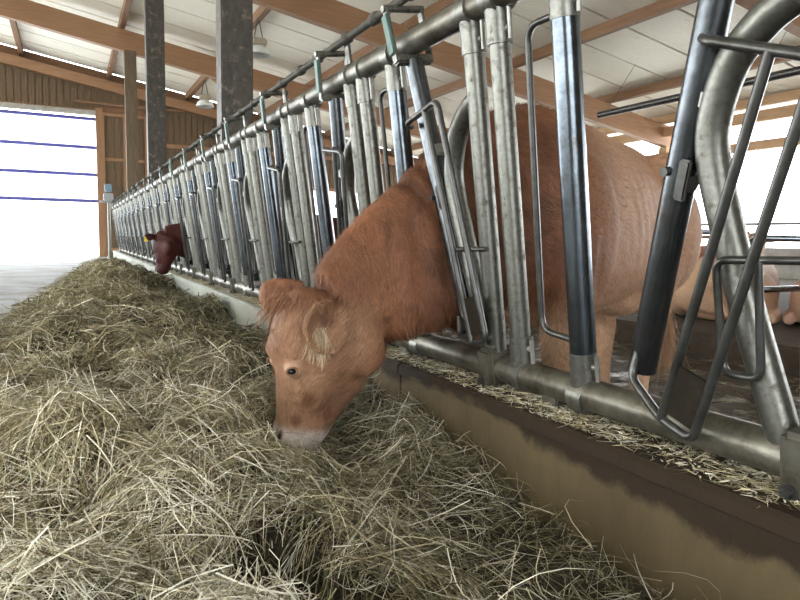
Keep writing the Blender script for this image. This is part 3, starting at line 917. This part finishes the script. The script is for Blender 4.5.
def cow_colour(P):
    x, y, z = P[:, 0], P[:, 1], P[:, 2]
    n1 = fbm(x * 6 + 3, (z + y) * 6, 4)[:, None]
    c = BROWN[None] * (0.52 + 0.95 * n1)
    def blend(c, k, w): return c * (1 - w[:, None]) + np.array(k)[None] * w[:, None]
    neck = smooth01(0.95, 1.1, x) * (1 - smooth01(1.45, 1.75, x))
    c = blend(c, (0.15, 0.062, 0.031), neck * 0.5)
    head = (1 - smooth01(0.86, 1.02, x)) * (1 - smooth01(0.5, 0.6, z))
    c = blend(c, np.array((0.42, 0.245, 0.145)), head * (0.62 + 0.9 * (n1[:, 0] - 0.5)))
    body = smooth01(1.7, 2.2, x)
    c = blend(c, (0.52, 0.31, 0.19), body * 0.8)  # paler flank: light from the right is put into the coat colour
    legs = (1 - smooth01(0.35, 0.62, z)) * smooth01(1.45, 1.5, x)
    c = blend(c, (0.60, 0.39, 0.24), legs * 0.8)  # legs pale by coat, raised further to paint in light from the right
    mz = (1 - smooth01(0.105, 0.15, z + 0.18 * (x - 0.66))) * (1 - smooth01(0.9, 1.0, x))
    c = blend(c, (0.78, 0.68, 0.62), mz * 0.95)
    for s in (-1, 1):
        dd = np.sqrt(((x - 0.636) / 1.0) ** 2 + ((y - 2.13 - s * 0.115) / 1.6) ** 2 + ((z - 0.342) / 0.9) ** 2)
        c = blend(c, (0.55, 0.36, 0.245), (1 - smooth01(0.018, 0.045, dd)) * 0.8)
        nd = np.sqrt((x - 0.612) ** 2 + (y - 2.13 - s * 0.05) ** 2 + ((z - 0.112) / 1.3) ** 2)
        c = blend(c, (0.10, 0.05, 0.04), (1 - smooth01(0.010, 0.024, nd)))
    er = (1 - smooth01(1.975, 2.0, y)) * smooth01(0.40, 0.44, z) * (1 - smooth01(0.80, 0.86, x))
    c = blend(c, (0.36, 0.20, 0.115), er * 0.8)
    ei = (1 - smooth01(0.015, 0.045, np.sqrt((x - 0.745) ** 2 + (z - 0.515) ** 2))) * er
    c = blend(c, (0.13, 0.055, 0.035), ei * 0.9)  # shade inside the ear hollow is put into the colour
    neck_mottle = fbm(x * 11 + 5, z * 11 + 9, 3)  # random darker patches over the neck colour
    c = c * (1 - 0.38 * (smooth01(0.5, 0.68, neck_mottle) * smooth01(0.9, 1.0, x) * (1 - smooth01(1.5, 1.8, x))))[:, None]
    # dark patches on the face
    for px, pz, rx in ((0.70, 0.235, 0.035), (0.665, 0.165, 0.03), (0.78, 0.17, 0.03), (0.87, 0.30, 0.03)):
        dd = np.sqrt(((x - px)) ** 2 + ((z - pz)) ** 2)
        c = blend(c, (0.16, 0.058, 0.028), (1 - smooth01(rx * 0.3, rx, dd)) * 0.7 * (y < 2.13))
    return np.clip(c, 0.01, 1)
P_, N_ = mesh_np(me)
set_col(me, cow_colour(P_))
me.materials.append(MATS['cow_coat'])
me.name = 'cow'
cow = bpy.data.objects.new('cow', me); col.objects.link(cow)
tag(cow, 'reddish brown cow reaching its head through the feed barrier to eat hay', 'cow')
for s in (-1, 1):
    b = MB(); v, f = ball((0.638, 2.13 + s * 0.107, 0.342), (0.017, 0.014, 0.0125), 8); b.add(v, f, True); b.build('eye', 'eye_black', cow)
    b = MB()
    ringp = []
    for k in range(17):
        a = 2 * math.pi * k / 16
        ringp.append((0.638 + 0.019 * math.cos(a), 2.13 + s * (0.116 - 0.004 * abs(math.cos(a))), 0.342 + 0.013 * math.sin(a)))
    b.tube(ringp, 0.0042, 6); o = b.build('eyelid', 'cow_coat', cow)
    set_col(o.data, np.tile(np.array((0.30, 0.17, 0.11)), (len(o.data.vertices), 1)))
def cflow(P):
    x, z = P[:, 0], P[:, 2]
    f = np.tile(np.array((0.8, 0.3, -0.6)), (len(P), 1))
    nk = (x < 1.5); f[nk] = (0.55, 0.0, -0.8)
    hd = (x < 1.02) & (z < 0.55); f[hd] = (0.15, 0.0, 1.0)
    return f
fur(cow, me, 42000, 0.026, 0.0022, cflow, lambda P: (P[:, 0] < 1.75) & (P[:, 1] < 2.32) & ((P[:, 2] > 0.16) | (P[:, 0] > 1)) & ~((P[:, 0] < 0.70) & (np.abs(P[:, 2] - 0.342) < 0.035)), cow_colour)
fur(cow, me, 26000, 0.022, 0.0028, cflow, lambda P: (P[:, 0] >= 1.7) & (P[:, 2] > 0.1), cow_colour, 'flank_hair')
# hair tufts in and around the ears and on the poll
def tuft(n, c, sp, d, ln_, colr, name):
    b = np.array(c) + rng.normal(size=(n, 3)) * np.array(sp)
    dd = np.array(d) + rng.normal(scale=0.28, size=(n, 3)); dd /= np.linalg.norm(dd, axis=1, keepdims=True)
    cc = np.array(colr) * (0.7 + 0.6 * rng.random((n, 1)))
    o = ribbons(name, b, dd, ln_ * (0.6 + 0.7 * rng.random(n)), np.full(n, 0.0022), cc, 'cow_hair', cow, segs=2, droop=np.full(n, 0.35)); o['kind'] = 'stuff'
tuft(160, (0.712, 1.945, 0.472), (0.012, 0.012, 0.012), (0.05, -0.3, -1), 0.058, (0.56, 0.43, 0.28), 'ear_tuft')
tuft(120, (0.690, 1.955, 0.465), (0.010, 0.012, 0.010), (-0.1, -0.2, -1), 0.045, (0.55, 0.40, 0.26), 'ear_tuft')
tuft(160, (0.745, 2.01, 0.545), (0.02, 0.02, 0.015), (-0.2, -0.7, -0.5), 0.03, (0.30, 0.14, 0.07), 'ear_tuft')
tuft(260, (0.675, 2.29, 0.525), (0.03, 0.03, 0.02), (-0.5, 0.1, -0.8), 0.035, (0.27, 0.125, 0.06), 'ear_tuft')
tuft(300, (0.655, 2.13, 0.565), (0.02, 0.05, 0.015), (-0.5, 0, -0.75), 0.04, (0.25, 0.11, 0.052), 'poll_tuft')
tuft(700, cp(1.97, 0.14, 0.26), (0.025, 0.025, 0.06), (0, 0, -1), 0.16, (0.45, 0.27, 0.15), 'tail_switch')

# ---- other cattle, modelled in their own frame: x to the rear, withers above origin, ground at 0
def turn(pieces, px, yaw):
    R_ = Matrix.Rotation(yaw, 3, 'Z'); c_ = Vector((px, 0, 0))
    return [([R_ @ (Vector(q) - c_) + c_ for q in v], f) for v, f in pieces]

def standing_cow(name, label, loc, rotz, tone, voxel, head_drop=0.0, reach=0.0, yaw=0.0):
    T = lambda d, top, bot, hw: ((d, 0, (top + bot) / 2), hw, (top - bot) / 2, -0.12)
    tr = [T(1.9, 1.15, 0.95, 0.10), T(1.8, 1.28, 0.75, 0.21), T(1.45, 1.40, 0.66, 0.30), T(0.9, 1.43, 0.60, 0.34), T(0.5, 1.45, 0.56, 0.34), T(0.1, 1.46, 0.56, 0.30),
          ((-0.18, 0, 0.98), 0.22, 0.36, -0.2), ((-0.42, 0, 1.00 - head_drop * 0.4), 0.14, 0.27, 0), ((-0.66 - reach * .5, 0, 1.02 - head_drop * 0.8), 0.115, 0.20, 0), ((-0.80 - reach, 0, 1.02 - head_drop), 0.1, 0.15, 0)]
    ps = [loft(dense(tr, 4), 24)]
    # head hangs forward-down from the poll
    hp = head_pieces(-0.84 - 0.72 - reach + 0.02, 0, 1.02 - head_drop - 0.52, 0.0)
    for s in (-1, 1):
        hp.append(ear((-0.82 - reach, s * 0.08, 1.04 - head_drop), (-0.84 - reach, s * 0.25, 1.03 - head_drop), (-0.6, 0, -0.5), 0.06))
    ps += turn(hp, -0.80 - reach, yaw)
    for s in (-1, 1):
        ps.append(leg([((0.05, s * 0.19, 0.85), 0.12, 0.15), ((0.06, s * 0.19, 0.55), 0.08, 0.09), ((0.06, s * 0.18, 0.36), 0.06, 0.065), ((0.05, s * 0.18, 0.15), 0.045, 0.05), ((0.03, s * 0.18, 0.0), 0.06, 0.07)]))
        ps.append(leg([((1.55, s * 0.19, 0.95), 0.14, 0.24), ((1.48, s * 0.19, 0.7), 0.11, 0.15), ((1.66, s * 0.17, 0.46), 0.06, 0.08), ((1.62, s * 0.16, 0.2), 0.046, 0.05), ((1.58, s * 0.16, 0.0), 0.06, 0.07)]))
    ps.append(loft(dense([((1.88, 0, 1.22), 0.035, 0.035, 0), ((1.98, 0, 1.0), 0.03, 0.03, 0), ((2.0, 0, 0.5), 0.03, 0.03, 0), ((1.98, 0, 0.3), 0.045, 0.045, 0)], 4), 8))
    m_ = sculpt(ps, voxel, 6)
    P, _n = mesh_np(m_)
    c = np.array(tone)[None] * (0.75 + 0.5 * fbm(P[:, 0] * 5, P[:, 2] * 5 + P[:, 1], 3)[:, None])
    set_col(m_, c); m_.materials.append(MATS['cow_coat']); m_.name = name
    o = bpy.data.objects.new(name, m_); col.objects.link(o)
    o.location = loc; o.rotation_euler = (0, 0, rotz)
    tag(o, label, 'cow')
    hxx, hzz = -1.54 - reach, 0.50 - head_drop
    for s in (-1, 1):
        b = MB(); v, f = ball((0.638 + hxx, s * 0.107, 0.342 + hzz), (0.018, 0.015, 0.016), 6); v, f = turn([(v, f)], -0.80 - reach, yaw)[0]; b.add(v, f, True); b.build('eye', 'eye_black', o)
    return o

def lying_cow(name, label, loc, rotz, tone, voxel=0.022, head=True, sc=1.0):
    T = lambda d, top, bot, hw: ((d, 0.03 * math.sin(d * 3), (top + bot) / 2), hw, (top - bot) / 2, -0.15)
    tr = [T(1.95, 0.42, 0.10, 0.14), T(1.82, 0.60, 0.01, 0.30), T(1.5, 0.70, 0.0, 0.40), T(1.1, 0.72, 0.0, 0.42), T(0.6, 0.74, 0.0, 0.42), T(0.2, 0.76, 0.0, 0.36), ((-0.1, 0, 0.45), 0.24, 0.32, -0.1)]
    if head:
        tr += [((-0.35, 0, 0.62), 0.14, 0.24, 0), ((-0.58, 0, 0.78), 0.115, 0.18, 0), ((-0.68, 0, 0.84), 0.1, 0.14, 0)]
    ps = [loft(dense(tr, 4), 24)]
    if head:
        ps += head_pieces(-0.72 - 0.70, 0, 0.35)
        for s in (-1, 1): ps.append(ear((-0.70, s * 0.08, 0.88), (-0.72, s * 0.25, 0.87), (-0.6, 0, -0.5), 0.06))
    for s in (-1, 1):
        ps.append(ball((1.45, s * 0.36, 0.26), (0.42, 0.17, 0.26)))                       # folded thigh
        ps.append(loft(dense([((1.15, s * 0.45, 0.12), 0.08, 0.09, 0), ((1.45, s * 0.52, 0.08), 0.06, 0.07, 0), ((1.7, s * 0.50, 0.07), 0.055, 0.06, 0)], 3), 10))
        ps.append(loft(dense([((0.25, s * 0.28, 0.18), 0.10, 0.12, 0), ((-0.1, s * 0.30, 0.09), 0.07, 0.08, 0), ((0.12, s * 0.36, 0.06), 0.05, 0.055, 0)], 3), 10))
    ps.append(loft(dense([((1.9, 0.02, 0.5), 0.03, 0.03, 0), ((2.02, 0.08, 0.3), 0.028, 0.028, 0), ((2.05, 0.2, 0.06), 0.03, 0.03, 0), ((1.95, 0.42, 0.03), 0.04, 0.04, 0)], 4), 8))
    m_ = sculpt(ps, voxel, 6)
    P, _n = mesh_np(m_)
    c = np.array(tone)[None] * (0.8 + 0.4 * fbm(P[:, 0] * 5, P[:, 2] * 5 + P[:, 1], 3)[:, None])
    set_col(m_, c); m_.materials.append(MATS['cow_coat']); m_.name = name
    o = bpy.data.objects.new(name, m_); col.objects.link(o)
    o.location = loc; o.rotation_euler = (0, 0, rotz); o.scale = (sc, sc, sc)
    tag(o, label, 'cow')
    return o

red = standing_cow('cow', 'dark red cow poking its head out farther along the barrier', (1.62, 7.57, -0.15), 0.0, (0.055, 0.010, 0.007), 0.013, -0.03, 0.0, -1.1)
red.scale = (0.85, 0.85, 0.85)
b = MB(); q_ = turn([([(-0.87, -0.215, 1.03)], [])], -0.80, -1.1)[0][0][0]; b.bevbox((q_.x, q_.y - 0.01, q_.z), (0.05, 0.012, 0.06), 0.004); b.build('ear_tag', 'tag_yellow', red)
standing_cow('cow', 'orange-brown cow standing far behind the barrier bars', (4.3, 14.2, -0.15), 0.25, (0.42, 0.17, 0.075), 0.03, 0.0, 0.0)
lying_cow('cow', 'pale tan cow lying on the platform, its rump towards the camera', (6.95, 4.88, 0.03), math.radians(207), (0.56, 0.36, 0.23), 0.02, sc=0.92)
lying_cow('cow', 'pinkish tan cow lying at the right edge of the photo', (7.47, 3.95, 0.03), math.radians(207), (0.56, 0.34, 0.24), 0.02, sc=0.92)
lying_cow('cow', 'darker brown cow lying behind the two pale lying cows', (9.0, 6.6, 0.03), math.radians(200), (0.30, 0.12, 0.06), 0.025)

# ------------------------------------------------------------------ hay
def hay_h(X, Y):
    lw = -0.86 + 0.078 * Y                                  # left edge
    rise = smooth01(0, 0.55, X - lw + 0.22 * (fbm(X * 0 + 3, Y * 1.3, 3) - 0.5))
    fall = 1 - smooth01(0.45, 1.12, X)
    near = smooth01(0.9, 2.4, Y)
    base = rise * (0.05 + 0.17 * (0.35 + 0.65 * fall) * (0.75 + 0.25 * near))
    right_bare = smooth01(0.35, 0.85, X) * (1 - smooth01(1.25, 2.3, Y))
    base = base * (1 - 0.85 * right_bare)
    lump = fbm(X * 2.1 + 4, Y * 1.7 + 8, 3) - 0.45
    fine = fbm(X * 7, Y * 7, 3) - 0.5
    h = base + rise * (1 - 0.7 * right_bare) * (0.36 * lump + 0.13 * fine)
    pit = smooth01(0.60, 0.74, fbm(X * 2.6 + 60, Y * 2.2 + 21, 3))
    h = h - rise * pit * 0.13
    dd = np.sqrt(((X - 0.70) / 0.26) ** 2 + ((Y - 1.98) / 0.36) ** 2)
    h = h * (0.1 + 0.9 * smooth01(0.45, 1.2, dd))
    far = 1 - 0.25 * smooth01(8, 18, Y)
    h = np.maximum(h * far, -0.02 + 0.02 * rise)
    return np.where(rise < 0.03, -0.04, h)
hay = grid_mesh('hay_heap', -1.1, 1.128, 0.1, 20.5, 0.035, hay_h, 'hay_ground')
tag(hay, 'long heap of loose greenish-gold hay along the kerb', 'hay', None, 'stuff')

HC = np.array([(0.38, 0.325, 0.195), (0.54, 0.485, 0.33), (0.24, 0.205, 0.11), (0.17, 0.168, 0.088), (0.78, 0.74, 0.61), (0.12, 0.085, 0.045)])
HP = np.array([0.25, 0.16, 0.21, 0.18, 0.07, 0.13])
def hay_strands(n, y0, y1, lmin, lmax, wmin, wmax, name, lift=0.03, x0=-1.0, x1=1.12, tilt=0.25, seg=3, pale=False):
    x = rng.uniform(x0, x1, n); y = y0 + (y1 - y0) * rng.random(n) ** 1.25
    lw = -0.86 + 0.078 * y
    ok = (x > lw - 0.05 - 0.25 * rng.random(n) ** 3)
    bare = smooth01(0.45, 0.9, x) * (1 - smooth01(1.2, 1.9, y))
    ok &= rng.random(n) > bare * 0.82
    pit = smooth01(0.58, 0.72, fbm(x * 2.6 + 60, y * 2.2 + 21, 3)); ok &= rng.random(n) > pit * 0.75
    x, y = x[ok], y[ok]; n = len(x)
    z = hay_h(x, y)
    e = 0.02
    gx = (hay_h(x + e, y) - z) / e; gy = (hay_h(x, y + e) - z) / e
    th = (fbm(x * 1.6 + 31, y * 1.6 + 12, 2) * 2.6 + fbm(x * 5 + 1, y * 5 + 2, 2) * 1.2) * 2 * math.pi + rng.normal(scale=0.75, size=n)
    d = np.stack([np.cos(th), np.sin(th), gx * np.cos(th) + gy * np.sin(th) + rng.normal(scale=tilt, size=n)], 1)
    d /= np.linalg.norm(d, axis=1, keepdims=True)
    ln_ = rng.uniform(lmin, lmax, n) * (0.5 + 0.8 * rng.random(n) ** 2)
    wd = rng.uniform(wmin, wmax, n)
    base = np.stack([x, y, z + lift * rng.random(n) ** 1.5], 1) - d * ln_[:, None] * 0.5
    base[:, 2] = np.maximum(base[:, 2], 0.004)
    tip = base + d * ln_[:, None]
    low = tip[:, 2] < 0.004; d[low, 2] = np.abs(d[low, 2]) * 0.2
    over = (np.maximum(base[:, 0], tip[:, 0]) > 1.125); d[over, 0] = -np.abs(d[over, 0]); base[over, 0] = np.minimum(base[over, 0], 1.12)
    ci = rng.choice(len(HC), n, p=HP)
    if pale: ci = rng.choice([1, 4], n)
    highlit = rng.random(n) < 0.45 * (1 - smooth01(1.0, 1.9, y)) * (1 - smooth01(0.2, 0.5, x)); ci[highlit] = 4  # near-left stalks turned pale to paint in the hay highlights
    patch = 0.62 + 1.0 * fbm(x * 2.3 + 77, y * 2.3, 3)
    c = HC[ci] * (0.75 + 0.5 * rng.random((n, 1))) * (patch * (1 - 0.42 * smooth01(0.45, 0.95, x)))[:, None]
    side = np.cross(d, np.array((0, 0, 1.0)) + rng.normal(scale=0.6, size=(n, 3)))
    curl = rng.normal(scale=0.5, size=(n, 3)); curl[:, 2] *= 0.6
    o = ribbons(name, base, d, ln_, wd, c, 'hay', hay, segs=seg, side=side, curl=curl)
    o['kind'] = 'stuff'
    return o
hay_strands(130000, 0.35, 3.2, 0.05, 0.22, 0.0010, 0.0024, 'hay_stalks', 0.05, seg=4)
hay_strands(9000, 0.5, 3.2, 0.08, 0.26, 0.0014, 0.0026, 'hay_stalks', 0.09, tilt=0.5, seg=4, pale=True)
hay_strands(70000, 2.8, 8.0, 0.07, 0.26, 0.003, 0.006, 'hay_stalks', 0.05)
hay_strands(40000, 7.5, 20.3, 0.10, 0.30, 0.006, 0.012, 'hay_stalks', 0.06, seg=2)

# chaff and short straw lying on top of the kerb
def kerb_straw(n, y0, y1, name, w):
    x = 1.14 + 0.29 * rng.random(n) ** 0.8; y = y0 + (y1 - y0) * rng.random(n) ** 1.3
    keep = fbm(x * 6, y * 3.0, 3) + 0.35 * rng.random(n) > 0.5
    x, y = x[keep], y[keep]; n = len(x)
    th = rng.uniform(0, 2 * math.pi, n)
    d = np.stack([np.cos(th), np.sin(th), rng.normal(scale=0.12, size=n)], 1)
    z = 0.304 + 0.018 * rng.random(n) * smooth01(1.13, 1.25, x)
    c = HC[rng.choice(len(HC), n, p=[.3, .3, .1, .05, .2, .05])] * (0.7 + 0.6 * rng.random((n, 1)))
    o = ribbons(name, np.stack([x, y, z], 1), d, rng.uniform(0.008, 0.045, n) * (0.4 + rng.random(n)), rng.uniform(w, 2.2 * w, n), c, 'hay', None, segs=2, side=np.cross(d, np.array((0, 0, 1.0)) + rng.normal(scale=0.5, size=(n, 3))))
    return o
o = kerb_straw(60000, 0.3, 9.0, 'straw_chaff', 0.0016)
tag(o, 'short pale straw and chaff scattered on top of the kerb', 'straw', None, 'stuff')
# straw scraps on the manure walkway
n = 5000
x = rng.uniform(1.45, 4.7, n); y = 0.5 + 9 * rng.random(n) ** 1.3
th = rng.uniform(0, 6.28, n)
d = np.stack([np.cos(th), np.sin(th), rng.normal(scale=0.15, size=n)], 1)
o = ribbons('litter_straw', np.stack([x, y, manure_h(x, y) + 0.012], 1), d, rng.uniform(0.03, 0.12, n), rng.uniform(0.003, 0.007, n), HC[rng.choice(len(HC), n, p=HP)] * 0.7, 'hay', None, segs=2)
tag(o, 'dirty straw scraps strewn over the manure walkway', 'straw', None, 'stuff')
